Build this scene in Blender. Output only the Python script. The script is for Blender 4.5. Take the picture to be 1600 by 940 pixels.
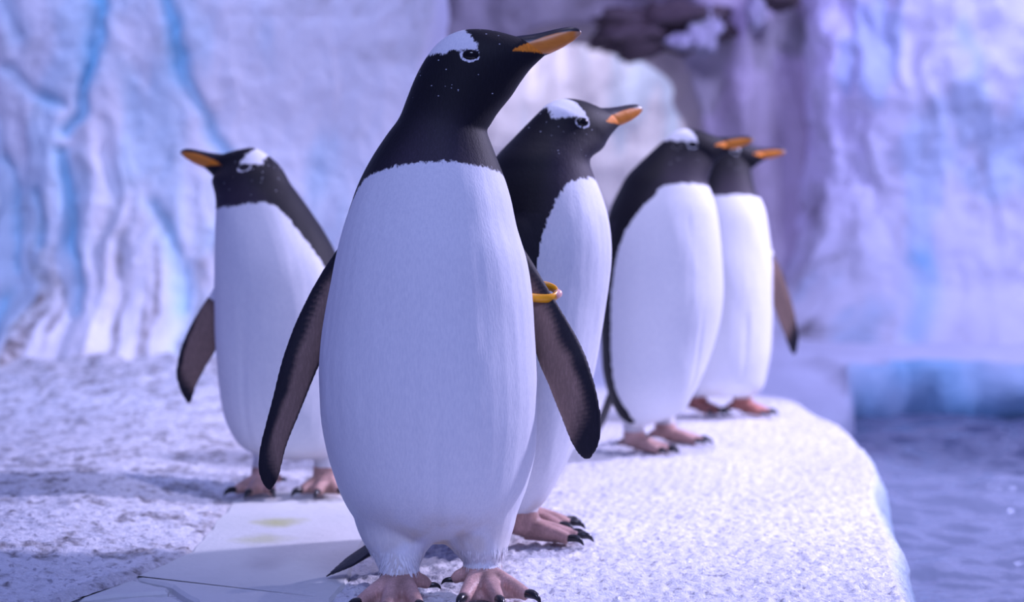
import bpy, bmesh, math
import numpy as np
from mathutils import Vector

for o in list(bpy.data.objects):
    bpy.data.objects.remove(o)
SC = bpy.context.scene
COL = SC.collection
R = math.radians

# ------------------------------------------------------------------ camera, world, lamps, exposure
F = 2222.0; CZ = 0.45; HY = 395.0           # focal length in px (50 mm), camera height, horizon row


def W(px, py, d):
    """photograph pixel + distance along the floor -> point of the place (metres)"""
    return np.array(((px - 800.0) / F * d, d, CZ + (HY - py) / F * d))


cam = bpy.data.cameras.new('camera'); cam_o = bpy.data.objects.new('camera', cam); COL.objects.link(cam_o)
cam_o.location = (0, 0, CZ); cam_o.rotation_euler = (R(90), 0, 0)
cam.lens = 50; cam.sensor_width = 36; cam.shift_y = -(470 - HY) / 1600.0
cam.clip_start = 0.05; cam.clip_end = 60
cam.dof.use_dof = True; cam.dof.focus_distance = 1.86; cam.dof.aperture_fstop = 2.8
SC.camera = cam_o

world = bpy.data.worlds.new('world'); SC.world = world; world.use_nodes = True
bg = world.node_tree.nodes['Background']
bg.inputs[0].default_value = (0.25, 0.29, 1.0, 1); bg.inputs[1].default_value = 0.37


def lamp(name, kind, loc, target, energy, color, size=0.5, spot=60, blend=0.5):
    l = bpy.data.lights.new(name, kind); o = bpy.data.objects.new(name, l); COL.objects.link(o)
    o.location = loc
    o.rotation_euler = (Vector(target) - Vector(loc)).to_track_quat('-Z', 'Y').to_euler()
    l.energy = energy; l.color = color
    if kind == 'AREA':
        l.shape = 'DISK'; l.size = size
    else:
        l.shadow_soft_size = size
    if kind == 'SPOT':
        l.spot_size = R(spot); l.spot_blend = blend
    return o


lamp('ceiling_lamp_right_offscreen', 'SPOT', (3.2, 3.75, 2.45), (-0.3, 2.6, 0.0), 900, (0.70, 0.64, 1.0), 0.10, 70, 0.5)
lamp('ceiling_lamp_front_offscreen', 'AREA', (0.2, -0.5, 3.0), (0.0, 2.4, 0.2), 54, (0.46, 0.54, 1.0), 1.0)
lamp('ceiling_lamp_top_offscreen', 'SPOT', (0.50, 2.45, 4.0), (0.42, 3.1, 0.3), 360, (0.74, 0.68, 1.0), 0.04, 46, 0.8)
lamp('ceiling_lamp_wall_left_offscreen', 'SPOT', (-1.2, 2.4, 3.6), (-1.5, 4.6, 1.1), 340, (0.47, 0.53, 1.0), 0.4, 62, 0.8)
lamp('ceiling_lamp_wall_right_offscreen', 'AREA', (3.2, 4.8, 3.6), (3.0, 7.6, 0.9), 190, (0.47, 0.48, 1.0), 0.9)
lamp('ceiling_lamp_arch_offscreen', 'SPOT', (0.7, 5.6, 3.4), (1.45, 8.5, 1.5), 260, (0.36, 0.29, 1.0), 0.2, 40, 0.8)
lamp('cave_lamp_offscreen', 'AREA', (0.4, 9.4, 3.4), (0.5, 11.4, 1.0), 56, (0.80, 0.74, 1.0), 0.8)
SC.view_settings.view_transform = 'Standard'; SC.view_settings.look = 'None'
SC.view_settings.exposure = 0.0; SC.view_settings.gamma = 1.0; SC.view_settings.use_curve_mapping = False


# ------------------------------------------------------------------ small tools
def tag(o, label=None, cat=None, group=None, kind=None):
    if label: o['label'] = label
    if cat: o['category'] = cat
    if group: o['group'] = group
    if kind: o['kind'] = kind
    return o


def mesh_obj(name, verts, faces, mat, parent=None, smooth=True):
    me = bpy.data.meshes.new(name)
    me.from_pydata([tuple(map(float, v)) for v in verts], [], [tuple(int(i) for i in f) for f in faces])
    me.update()
    if smooth: me.polygons.foreach_set('use_smooth', [True] * len(me.polygons))
    o = bpy.data.objects.new(name, me); COL.objects.link(o)
    if mat: me.materials.append(mat)
    if parent: o.parent = parent
    return o


def empty(name, loc):
    o = bpy.data.objects.new(name, None); COL.objects.link(o); o.location = [float(v) for v in loc]
    o.empty_display_size = 0.1
    return o


def attr_f(me, name, vals):
    a = me.attributes.new(name, 'FLOAT', 'POINT'); a.data.foreach_set('value', np.asarray(vals, dtype=np.float32))


def attr_c(me, name, vals):
    a = me.attributes.new(name, 'FLOAT_COLOR', 'POINT')
    v = np.ones((len(vals), 4), dtype=np.float32); v[:, :3] = vals
    a.data.foreach_set('color', v.ravel())


def coords(me):
    c = np.empty(len(me.vertices) * 3, dtype=np.float32); me.vertices.foreach_get('co', c)
    return c.reshape(-1, 3).astype(np.float64)


def hash3(ix, iy, iz, seed):
    h = (ix * 374761393 + iy * 668265263 + iz * 2147483647 + seed * 1274126177) & 0xffffffff
    h = ((h ^ (h >> 13)) * 1274126177) & 0xffffffff
    h = ((h ^ (h >> 16)) * 2246822519) & 0xffffffff
    return ((h ^ (h >> 15)) & 0xffff) / 65535.0


def vnoise(p, scale, seed=0):
    q = np.asarray(p, dtype=np.float64) * scale
    i = np.floor(q).astype(np.int64); f = q - i; f = f * f * f * (f * (f * 6 - 15) + 10)
    out = 0
    for dx in (0, 1):
        for dy in (0, 1):
            for dz in (0, 1):
                w = (f[:, 0] if dx else 1 - f[:, 0]) * (f[:, 1] if dy else 1 - f[:, 1]) * (f[:, 2] if dz else 1 - f[:, 2])
                out = out + w * hash3(i[:, 0] + dx, i[:, 1] + dy, i[:, 2] + dz, seed)
    return out * 2 - 1


def fbm(p, scale, octv=4, seed=0, gain=0.5):
    s = 0; a = 1.0
    for k in range(octv):
        s = s + a * vnoise(p, scale * 2.03 ** k, seed + 17 * k); a *= gain
    return s


def sstep(a, b, x):
    t = np.clip((x - a) / (b - a), 0, 1); return t * t * (3 - 2 * t)


def poly_sd(pts, poly):
    """signed distance to a polygon, + inside"""
    pts = np.asarray(pts, dtype=float); P = np.asarray(poly, dtype=float); Q = np.roll(P, -1, axis=0)
    d2 = np.full(len(pts), 1e18); ins = np.zeros(len(pts), bool)
    for a, b in zip(P, Q):
        ab = b - a; ap = pts - a
        t = np.clip((ap @ ab) / (ab @ ab + 1e-12), 0, 1)
        d = ap - t[:, None] * ab; d2 = np.minimum(d2, (d * d).sum(1))
        c = (a[1] > pts[:, 1]) != (b[1] > pts[:, 1])
        with np.errstate(divide='ignore', invalid='ignore'):
            xi = (b[0] - a[0]) * (pts[:, 1] - a[1]) / (b[1] - a[1]) + a[0]
        ins ^= c & (pts[:, 0] < xi)
    return np.where(ins, 1, -1) * np.sqrt(d2)


def line_d(pts, line):
    pts = np.asarray(pts, dtype=float); best = np.full(len(pts), 1e9)
    L = np.asarray(line, dtype=float)
    for a, b in zip(L[:-1], L[1:]):
        ab = b - a; ap = pts - a
        t = np.clip((ap @ ab) / (ab @ ab + 1e-12), 0, 1)
        d = ap - t[:, None] * ab; best = np.minimum(best, np.sqrt((d * d).sum(1)))
    return best


def catmull(rows, sub):
    rows = np.asarray(rows, dtype=float); n = len(rows); out = []
    P = np.vstack([2 * rows[0] - rows[1], rows, 2 * rows[-1] - rows[-2]])
    for i in range(n - 1):
        p0, p1, p2, p3 = P[i], P[i + 1], P[i + 2], P[i + 3]
        for k in range(sub):
            t = k / sub
            out.append(0.5 * (2 * p1 + (p2 - p0) * t + (2 * p0 - 5 * p1 + 4 * p2 - p3) * t * t + (3 * p1 - p0 - 3 * p2 + p3) * t ** 3))
    out.append(rows[-1])
    return np.array(out)


class MB:
    def __init__(self): self.v = []; self.f = []

    def add(self, v, f):
        n = len(self.v); self.v += [tuple(p) for p in v]; self.f += [tuple(i + n for i in q) for q in f]

    def rings(self, rings):
        """closed tube through rings of equal length"""
        n = len(rings[0]); v = [p for r in rings for p in r]; f = []
        for i in range(len(rings) - 1):
            for k in range(n):
                k2 = (k + 1) % n
                f.append((i * n + k, i * n + k2, (i + 1) * n + k2, (i + 1) * n + k))
        a = len(v); v.append(np.mean(rings[0], axis=0)); v.append(np.mean(rings[-1], axis=0))
        m = (len(rings) - 1) * n
        for k in range(n):
            k2 = (k + 1) % n
            f.append((a, k2, k)); f.append((a + 1, m + k, m + k2))
        self.add(v, f)

    def loft(self, rows, depth=None, n=28, sub=5):
        """rows: L(3) R(3) half-depth front, half-depth back [, direction to the back (3)]"""
        if depth is not None: rows = [np.r_[r, np.asarray(depth, float)] for r in rows]
        rr = catmull(rows, sub)
        t = np.linspace(0, 2 * math.pi, n, endpoint=False)
        rings = []
        for r in rr:
            L, Rr, wf, wb = r[0:3], r[3:6], max(r[6], 1e-4), max(r[7], 1e-4)
            c = (L + Rr) / 2; a = (Rr - L) / 2; dp = r[8:11] / np.linalg.norm(r[8:11])
            s = np.sin(t); w = np.where(s < 0, wf, wb)
            rings.append(c + np.cos(t)[:, None] * a + (s * w)[:, None] * dp)
        self.rings(rings); return rr

    def tube(self, pts, rad, n=12, sub=4, flat=1.0):
        rows = catmull(np.hstack([np.asarray(pts, float), np.asarray(rad, float)[:, None]]), sub)
        P = rows[:, :3]; T = np.gradient(P, axis=0); rings = []
        t = np.linspace(0, 2 * math.pi, n, endpoint=False)
        for p, tg, r in zip(P, T, rows[:, 3]):
            tg = tg / (np.linalg.norm(tg) + 1e-9)
            up = np.array((0, 0, 1.0)) if abs(tg[2]) < 0.9 else np.array((1.0, 0, 0))
            a = np.cross(tg, up); a /= np.linalg.norm(a); b = np.cross(a, tg)
            rings.append(p + (np.cos(t)[:, None] * a + flat * np.sin(t)[:, None] * b) * max(r, 2e-4))
        self.rings(rings)


# ------------------------------------------------------------------ materials
def new_mat(name):
    m = bpy.data.materials.new(name); m.use_nodes = True
    nt = m.node_tree; b = nt.nodes['Principled BSDF']
    return m, nt, b


def nd(nt, typ, **kw):
    n = nt.nodes.new(typ)
    for k, v in kw.items(): setattr(n, k, v)
    return n


def attr(nt, name):
    return nd(nt, 'ShaderNodeAttribute', attribute_name=name)


def noise(nt, scale, detail=3, rough=0.5, vec=None):
    n = nd(nt, 'ShaderNodeTexNoise'); n.inputs['Scale'].default_value = scale
    n.inputs['Detail'].default_value = detail; n.inputs['Roughness'].default_value = rough
    if vec: nt.links.new(vec, n.inputs['Vector'])
    return n


def math_n(nt, op, a, b=None, c=None):
    n = nd(nt, 'ShaderNodeMath', operation=op)
    for i, v in enumerate((a, b, c)):
        if v is None: continue
        if isinstance(v, (int, float)): n.inputs[i].default_value = v
        else: nt.links.new(v, n.inputs[i])
    return n.outputs[0]


def mapr(nt, v, a, b, c=0.0, d=1.0):
    n = nd(nt, 'ShaderNodeMapRange'); nt.links.new(v, n.inputs[0])
    for i, x in enumerate((a, b, c, d)): n.inputs[i + 1].default_value = x
    n.clamp = True
    return n.outputs[0]


def mix(nt, fac, a, b, mode='MIX'):
    n = nd(nt, 'ShaderNodeMix', data_type='RGBA', blend_type=mode)
    for i, v in ((0, fac), (6, a), (7, b)):
        if isinstance(v, (int, float)): n.inputs[i].default_value = v
        elif isinstance(v, tuple): n.inputs[i].default_value = (*v, 1)
        else: nt.links.new(v, n.inputs[i])
    return n.outputs[2]


def bump(nt, bsdf, h, strength, dist):
    n = nd(nt, 'ShaderNodeBump'); n.inputs['Strength'].default_value = strength; n.inputs['Distance'].default_value = dist
    nt.links.new(h, n.inputs['Height']); nt.links.new(n.outputs[0], bsdf.inputs['Normal'])
    return n


def objco(nt):
    return nd(nt, 'ShaderNodeTexCoord').outputs['Object']


def mapping(nt, v, scale):
    n = nd(nt, 'ShaderNodeMapping'); nt.links.new(v, n.inputs[0]); n.inputs['Scale'].default_value = scale
    return n.outputs[0]


def plumage_mat():
    m, nt, b = new_mat('plumage')
    co = objco(nt)
    st = mapping(nt, co, (1, 1, 0.22))
    fine = noise(nt, 420, 3, 0.6, st); rag = noise(nt, 260, 3, 0.6, mapping(nt, co, (1, 1, 0.45)))
    w = math_n(nt, 'ADD', attr(nt, 'white_edge').outputs['Fac'], math_n(nt, 'ADD', mapr(nt, rag.outputs['Fac'], 0, 1, -0.006, 0.006), mapr(nt, noise(nt, 95, 2, 0.5, co).outputs['Fac'], 0, 1, -0.005, 0.005)))
    wm = mapr(nt, w, -0.0016, 0.0016)
    light = mix(nt, mapr(nt, fine.outputs['Fac'], 0.35, 0.75), attr(nt, 'light_col').outputs['Color'], mix(nt, 1.0, attr(nt, 'light_col').outputs['Color'], (0.88, 0.89, 0.92), 'MULTIPLY'))
    dark = attr(nt, 'dark_col').outputs['Color']
    dk = mix(nt, mapr(nt, fine.outputs['Fac'], 0.45, 0.85, 0, 0.5), dark, mix(nt, 1.0, dark, (2.0, 2.0, 2.1), 'MULTIPLY'))
    # stray white feathers on the head
    vo = nd(nt, 'ShaderNodeTexVoronoi'); vo.inputs['Scale'].default_value = 150; nt.links.new(mapping(nt, co, (0.75, 1, 1.3)), vo.inputs['Vector'])
    sp = mapr(nt, vo.outputs['Distance'], 0.10, 0.16, 1, 0)
    pick = mapr(nt, nd_rgb(nt, vo.outputs['Color']), 0.72, 0.75)
    spk = math_n(nt, 'MULTIPLY', math_n(nt, 'MULTIPLY', sp, pick), attr(nt, 'speck').outputs['Fac'])
    dk = mix(nt, spk, dk, (0.62, 0.64, 0.72))
    nt.links.new(mix(nt, wm, dk, light), b.inputs['Base Color'])
    skin = attr(nt, 'skin').outputs['Fac']
    nt.links.new(mapr(nt, skin, 0, 1, 0.62, 0.42), b.inputs['Roughness'])
    b.inputs['Specular IOR Level'].default_value = 0.22
    b.inputs['Sheen Weight'].default_value = 0.02; b.inputs['Sheen Roughness'].default_value = 0.5
    wr = noise(nt, 190, 2, 0.5, mapping(nt, co, (0.5, 1, 2.2)))
    h = math_n(nt, 'ADD', math_n(nt, 'MULTIPLY', fine.outputs['Fac'], 0.5), math_n(nt, 'MULTIPLY', wr.outputs['Fac'], math_n(nt, 'MULTIPLY', skin, 0.9)))
    bump(nt, b, h, 0.38, 0.0025)
    return m


def nd_rgb(nt, c):
    s = nd(nt, 'ShaderNodeSeparateColor'); nt.links.new(c, s.inputs[0]); return s.outputs[0]


def beak_mat():
    m, nt, b = new_mat('beak_horn')
    co = objco(nt); n = noise(nt, 160, 3, 0.5, mapping(nt, co, (0.3, 1, 1)))
    o = mapr(nt, attr(nt, 'orange').outputs['Fac'], -0.0010, 0.0010)
    og = mix(nt, n.outputs['Fac'], (0.62, 0.17, 0.012), (0.78, 0.28, 0.03))
    og = mix(nt, attr(nt, 'tip').outputs['Fac'], og, (0.45, 0.34, 0.26))
    nt.links.new(mix(nt, o, (0.018, 0.016, 0.022), og), b.inputs['Base Color'])
    b.inputs['Roughness'].default_value = 0.38
    bump(nt, b, n.outputs['Fac'], 0.15, 0.002)
    return m


def plain_mat(name, col, rough=0.5, var=0.15, scale=60, bumpd=0.0, spec=0.5, coat=0.0):
    m, nt, b = new_mat(name)
    n = noise(nt, scale, 4, 0.6, objco(nt))
    c2 = tuple(min(1, c * (1 + var * 2)) for c in col); c1 = tuple(c * (1 - var) for c in col)
    nt.links.new(mix(nt, n.outputs['Fac'], c1, c2), b.inputs['Base Color'])
    b.inputs['Roughness'].default_value = rough; b.inputs['Specular IOR Level'].default_value = spec
    b.inputs['Coat Weight'].default_value = coat
    if bumpd: bump(nt, b, n.outputs['Fac'], 0.6, bumpd)
    return m


def ice_mat(name, base, base2, scale=3.0, rough=0.55, bumpd=0.02, fine=40, spec=0.4, gran=0.0, coat=0.0):
    """painted rockwork / snow: two-tone base, 'tint' attribute = cyan paint in the cracks, 'dirt' = brown grime"""
    m, nt, b = new_mat(name)
    co = objco(nt)
    n1 = noise(nt, scale, 5, 0.6, co); n2 = noise(nt, fine, 4, 0.65, co)
    c = mix(nt, mapr(nt, n1.outputs['Fac'], 0.35, 0.65), base, base2)
    c = mix(nt, attr(nt, 'tint').outputs['Fac'], c, (0.16, 0.50, 0.70))
    dn = noise(nt, fine * 0.7, 4, 0.7, co)
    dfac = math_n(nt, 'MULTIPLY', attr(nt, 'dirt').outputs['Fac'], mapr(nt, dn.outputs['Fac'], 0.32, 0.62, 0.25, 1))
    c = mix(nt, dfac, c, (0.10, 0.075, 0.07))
    if gran:
        g = noise(nt, gran, 3, 0.6, co)
        c = mix(nt, mapr(nt, g.outputs['Fac'], 0.56, 0.66, 0, 0.75), c, (0.26, 0.25, 0.30))
    nt.links.new(c, b.inputs['Base Color'])
    b.inputs['Roughness'].default_value = rough; b.inputs['Specular IOR Level'].default_value = spec
    b.inputs['Coat Weight'].default_value = coat; b.inputs['Coat Roughness'].default_value = 0.12
    bn = bump(nt, b, n2.outputs['Fac'], 0.7, bumpd)
    if coat:
        cb = nd(nt, 'ShaderNodeBump'); cb.inputs['Strength'].default_value = 1.0; cb.inputs['Distance'].default_value = 0.012
        nt.links.new(noise(nt, 150, 2, 0.5, co).outputs['Fac'], cb.inputs['Height']); nt.links.new(cb.outputs[0], b.inputs['Coat Normal'])
    return m


M_plum = plumage_mat(); M_beak = beak_mat()
M_eye = plain_mat('eye_wet', (0.006, 0.005, 0.006), 0.15, 0.1, 200, 0, 0.3)
M_claw = plain_mat('claw_horn', (0.016, 0.015, 0.018), 0.25, 0.3, 150, 0, 0.5)
M_tail = plain_mat('tail_feather', (0.014, 0.014, 0.02), 0.45, 0.4, 220, 0.002)
M_clasp = plain_mat('clasp_plastic', (0.95, 0.50, 0.42), 0.35, 0.05, 80)
M_fringe = plain_mat('feather_tip', (0.80, 0.79, 0.80), 0.6, 0.15, 90)
M_band = plain_mat('band_plastic', (1.0, 0.40, 0.01), 0.35, 0.05, 80)
M_snow = ice_mat('rockwork_snow', (0.72, 0.72, 0.76), (0.82, 0.82, 0.86), 5.0, 0.5, 0.006, 90, 0.5, 95, 0.7)
M_slab = ice_mat('flagstone', (0.62, 0.64, 0.62), (0.72, 0.73, 0.72), 3.0, 0.5, 0.003, 50, 0.4)
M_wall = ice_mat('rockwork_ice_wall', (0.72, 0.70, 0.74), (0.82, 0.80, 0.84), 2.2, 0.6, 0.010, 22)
M_arch = ice_mat('rockwork_arch', (0.44, 0.38, 0.38), (0.56, 0.50, 0.52), 1.6, 0.65, 0.03, 12)
M_cave = ice_mat('rockwork_cave', (0.74, 0.72, 0.76), (0.84, 0.83, 0.86), 1.2, 0.6, 0.03, 9)
M_bank = ice_mat('rockwork_bank', (0.66, 0.66, 0.72), (0.76, 0.76, 0.82), 2.2, 0.5, 0.01, 30)
M_over = ice_mat('rockwork_brown', (0.075, 0.050, 0.045), (0.13, 0.095, 0.085), 3.0, 0.7, 0.02, 16)


def water_mat():
    m, nt, b = new_mat('pool_water')
    b.inputs['Base Color'].default_value = (0.13, 0.155, 0.23, 1)
    b.inputs['Roughness'].default_value = 0.10; b.inputs['IOR'].default_value = 1.33
    b.inputs['Specular IOR Level'].default_value = 0.6
    n2 = noise(nt, 26, 3, 0.5, objco(nt)); bump(nt, b, n2.outputs['Fac'], 0.25, 0.02)
    return m


M_water = water_mat()


# ------------------------------------------------------------------ the setting
def grid_mesh(name, P, mat, parent=None, **attrs):
    """P: (rows, cols, 3) array"""
    r, c, _ = P.shape
    idx = np.arange(r * c).reshape(r, c)
    f = np.stack([idx[:-1, :-1], idx[:-1, 1:], idx[1:, 1:], idx[1:, :-1]], -1).reshape(-1, 4)
    o = mesh_obj(name, P.reshape(-1, 3), f, mat, parent)
    for k, v in attrs.items(): attr_f(o.data, k, np.asarray(v).ravel())
    return o


# right edge of the ledge: x as a function of distance
EDGE = np.array([(0.9, 0.45), (1.5, 0.47), (1.83, 0.51), (2.1, 0.555), (2.47, 0.635), (2.9, 0.73), (3.3, 0.815), (3.5, 0.835),
                 (3.77, 0.85), (4.1, 0.86), (4.35, 0.84), (4.55, 0.74), (4.7, 0.55), (4.8, 0.3)])


def build_floor():
    ys = np.concatenate([np.arange(1.05, 1.6, 0.012), np.arange(1.6, 2.7, 0.0042), np.arange(2.7, 4.8, 0.012)])
    xe = np.interp(ys, EDGE[:, 0], EDGE[:, 1]) + 0.008 * np.sin(ys * 9) * (ys > 1.7)
    t = np.concatenate([np.linspace(0, 1, 220, endpoint=False), np.linspace(1, 2, 230)])
    rim = np.array([(0.012, -0.008), (0.022, -0.022), (0.03, -0.045), (0.036, -0.08), (0.044, -0.13), (0.05, -0.18), (0.055, -0.24), (0.058, -0.3)])
    X0 = -1.95
    P = np.zeros((len(ys), len(t) + len(rim), 3))
    tt = t[None, :]
    P[:, :len(t), 0] = np.where(tt < 1, X0 + (-0.36 - X0) * tt, -0.36 + (xe[:, None] + 0.36) * (tt - 1))
    P[:, :, 1] = ys[:, None]
    for k, (dx, dz) in enumerate(rim):
        P[:, len(t) + k, 0] = xe + dx; P[:, len(t) + k, 2] = dz
    Q = P.reshape(-1, 3); x, y = Q[:, 0].copy(), Q[:, 1].copy()
    top = np.tile(np.concatenate([np.ones(len(t)), np.linspace(0.6, 0, len(rim))]), len(ys))
    big = fbm(np.c_[x, y, 0 * x], 3.0, 3, 5) * 0.010
    gran = fbm(np.c_[x, y, 0 * x], 85, 3, 9, 0.65) - 0.3 * sstep(0.2, 0.8, fbm(np.c_[x, y, 0 * x], 24, 2, 14))
    rough = np.clip(gran, -0.8, 1.2) * 0.0034
    # the flagstones lie in a shallow bed between the two patches of rough snow
    bed = poly_sd(np.c_[x, y], SLAB_AREA)
    inb = sstep(-0.01, 0.02, bed)
    mound = sstep(-0.02, 0.25, -bed) * (x < -0.25) * 0.035 * sstep(-0.3, -0.9, x)
    Q[:, 2] += (big * (1 - inb) * 0.6 + rough * (1 - inb) + mound) * top - 0.014 * inb - 0.002
    # ground climbs to the foot of the left wall
    up = sstep(3.6, 4.75, y) * sstep(0.1, -0.7, x)
    Q[:, 2] += up * 0.10 * top + up * fbm(np.c_[x, y, 0 * x], 9, 4, 31) * 0.02
    # knobbly side of the ledge
    side = 1 - top
    Q[:, 0] += side * fbm(np.c_[y, Q[:, 2], 0 * x], 9, 3, 3) * 0.014
    pits = sstep(0.15, 0.8, fbm(np.c_[x, y * 0.8, 0 * x], 30, 4, 77, 0.7)) * sstep(-0.15, -0.5, x) * (1 - inb)
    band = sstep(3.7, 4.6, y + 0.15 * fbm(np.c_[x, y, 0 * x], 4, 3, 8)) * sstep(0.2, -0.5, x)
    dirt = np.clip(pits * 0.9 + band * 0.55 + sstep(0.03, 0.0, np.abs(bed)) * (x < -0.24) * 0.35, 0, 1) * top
    tint = np.clip(side * 0.75, 0, 1)
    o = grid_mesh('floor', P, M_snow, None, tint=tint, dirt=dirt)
    tag(o, 'rough white snow rockwork ledge the penguins stand on', 'ledge', kind='structure')
    return o


def gp(px, py, z=0.0):
    d = (CZ - z) * F / (py - HY); return np.array(((px - 800) / F * d, d))


SLAB_AREA = np.array([gp(365, 775), gp(335, 815), gp(290, 862), gp(200, 900), gp(70, 942), (-0.62, 1.62), (-0.66, 1.3), (-0.22, 1.3),
                      gp(516, 942), gp(545, 895), gp(560, 860), gp(600, 800), gp(640, 770), gp(560, 762), gp(440, 764)])
floor = build_floor()


def flagstone(poly, z, seed):
    poly = np.asarray(poly)
    L = np.cumsum(np.r_[0, np.linalg.norm(np.roll(poly, -1, 0) - poly, axis=1)]); n = 110
    s = np.linspace(0, L[-1], n, endpoint=False)
    ring = np.c_[np.interp(s, L, np.r_[poly[:, 0], poly[0, 0]]), np.interp(s, L, np.r_[poly[:, 1], poly[0, 1]])]
    ring = ring + np.c_[vnoise(np.c_[ring, 0 * s], 30, seed), vnoise(np.c_[ring, 0 * s + 5], 30, seed)] * 0.005
    tg = np.roll(ring, -1, 0) - np.roll(ring, 1, 0); nr = np.c_[-tg[:, 1], tg[:, 0]]; nr /= np.linalg.norm(nr, axis=1)[:, None] + 1e-9
    if (ring[:, 0] * np.roll(ring[:, 1], -1) - ring[:, 1] * np.roll(ring[:, 0], -1)).sum() < 0: ring = ring[::-1]; nr = -nr[::-1]; nr = -nr
    sgn = 1 if poly_sd(ring[:1] + nr[:1] * 0.002, ring)[0] > 0 else -1
    inn = ring + sgn * nr * 0.004
    v = [(*p, z) for p in inn] + [(*p, z - 0.004) for p in ring] + [(*p, z - 0.04) for p in ring]
    f = [tuple(range(n))]
    for k in range(n):
        k2 = (k + 1) % n
        f += [(k, n + k, n + k2, k2), (n + k, 2 * n + k, 2 * n + k2, n + k2)]
    o = mesh_obj('flagstone', v, f, M_slab, floor, smooth=False)
    return o


def slab_stain(nt, base, x, y, rx, ry, col, sc):
    co = objco(nt); sp = nd(nt, 'ShaderNodeSeparateXYZ'); nt.links.new(co, sp.inputs[0])
    a = math_n(nt, 'DIVIDE', math_n(nt, 'SUBTRACT', sp.outputs[0], float(x)), rx); b = math_n(nt, 'DIVIDE', math_n(nt, 'SUBTRACT', sp.outputs[1], float(y)), ry)
    r = math_n(nt, 'SQRT', math_n(nt, 'ADD', math_n(nt, 'MULTIPLY', a, a), math_n(nt, 'MULTIPLY', b, b)))
    r = math_n(nt, 'ADD', r, mapr(nt, noise(nt, sc, 4, 0.6, co).outputs['Fac'], 0, 1, -0.7, 0.7))
    return mix(nt, mapr(nt, r, 0.2, 1.1, 0.8, 0), base, col)


nt = M_slab.node_tree; bs = nt.nodes['Principled BSDF']
lnk = bs.inputs['Base Color'].links[0].from_socket
lnk = slab_stain(nt, lnk, *gp(435, 812), 0.05, 0.05, (0.42, 0.44, 0.12), 22)
lnk = slab_stain(nt, lnk, *gp(410, 838), 0.05, 0.05, (0.52, 0.54, 0.34), 22)
nt.links.new(lnk, bs.inputs['Base Color'])
A_ = SLAB_AREA
crk = [gp(205, 898), gp(265, 912), gp(310, 938), (-0.40, 1.70), (-0.33, 1.3)]
crk2 = [gp(208, 896), gp(268, 909), gp(314, 936), (-0.395, 1.70), (-0.325, 1.3)]
flagstone([*crk2, (-0.222, 1.3), *A_[8:], *A_[0:4]], -0.004, 3)
flagstone([*crk[:2], gp(262, 917), gp(225, 918), gp(120, 928), A_[4] + (0.01, 0), gp(190, 904)], -0.006, 11)
flagstone([gp(266, 921), gp(300, 937), (-0.41, 1.70), (-0.345, 1.3), (-0.65, 1.31), (-0.61, 1.62), gp(75, 944), gp(130, 932), gp(226, 922)], -0.008, 17)


def displaced_wall(name, base, mat, label, cat, fn, **kw):
    pass


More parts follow.
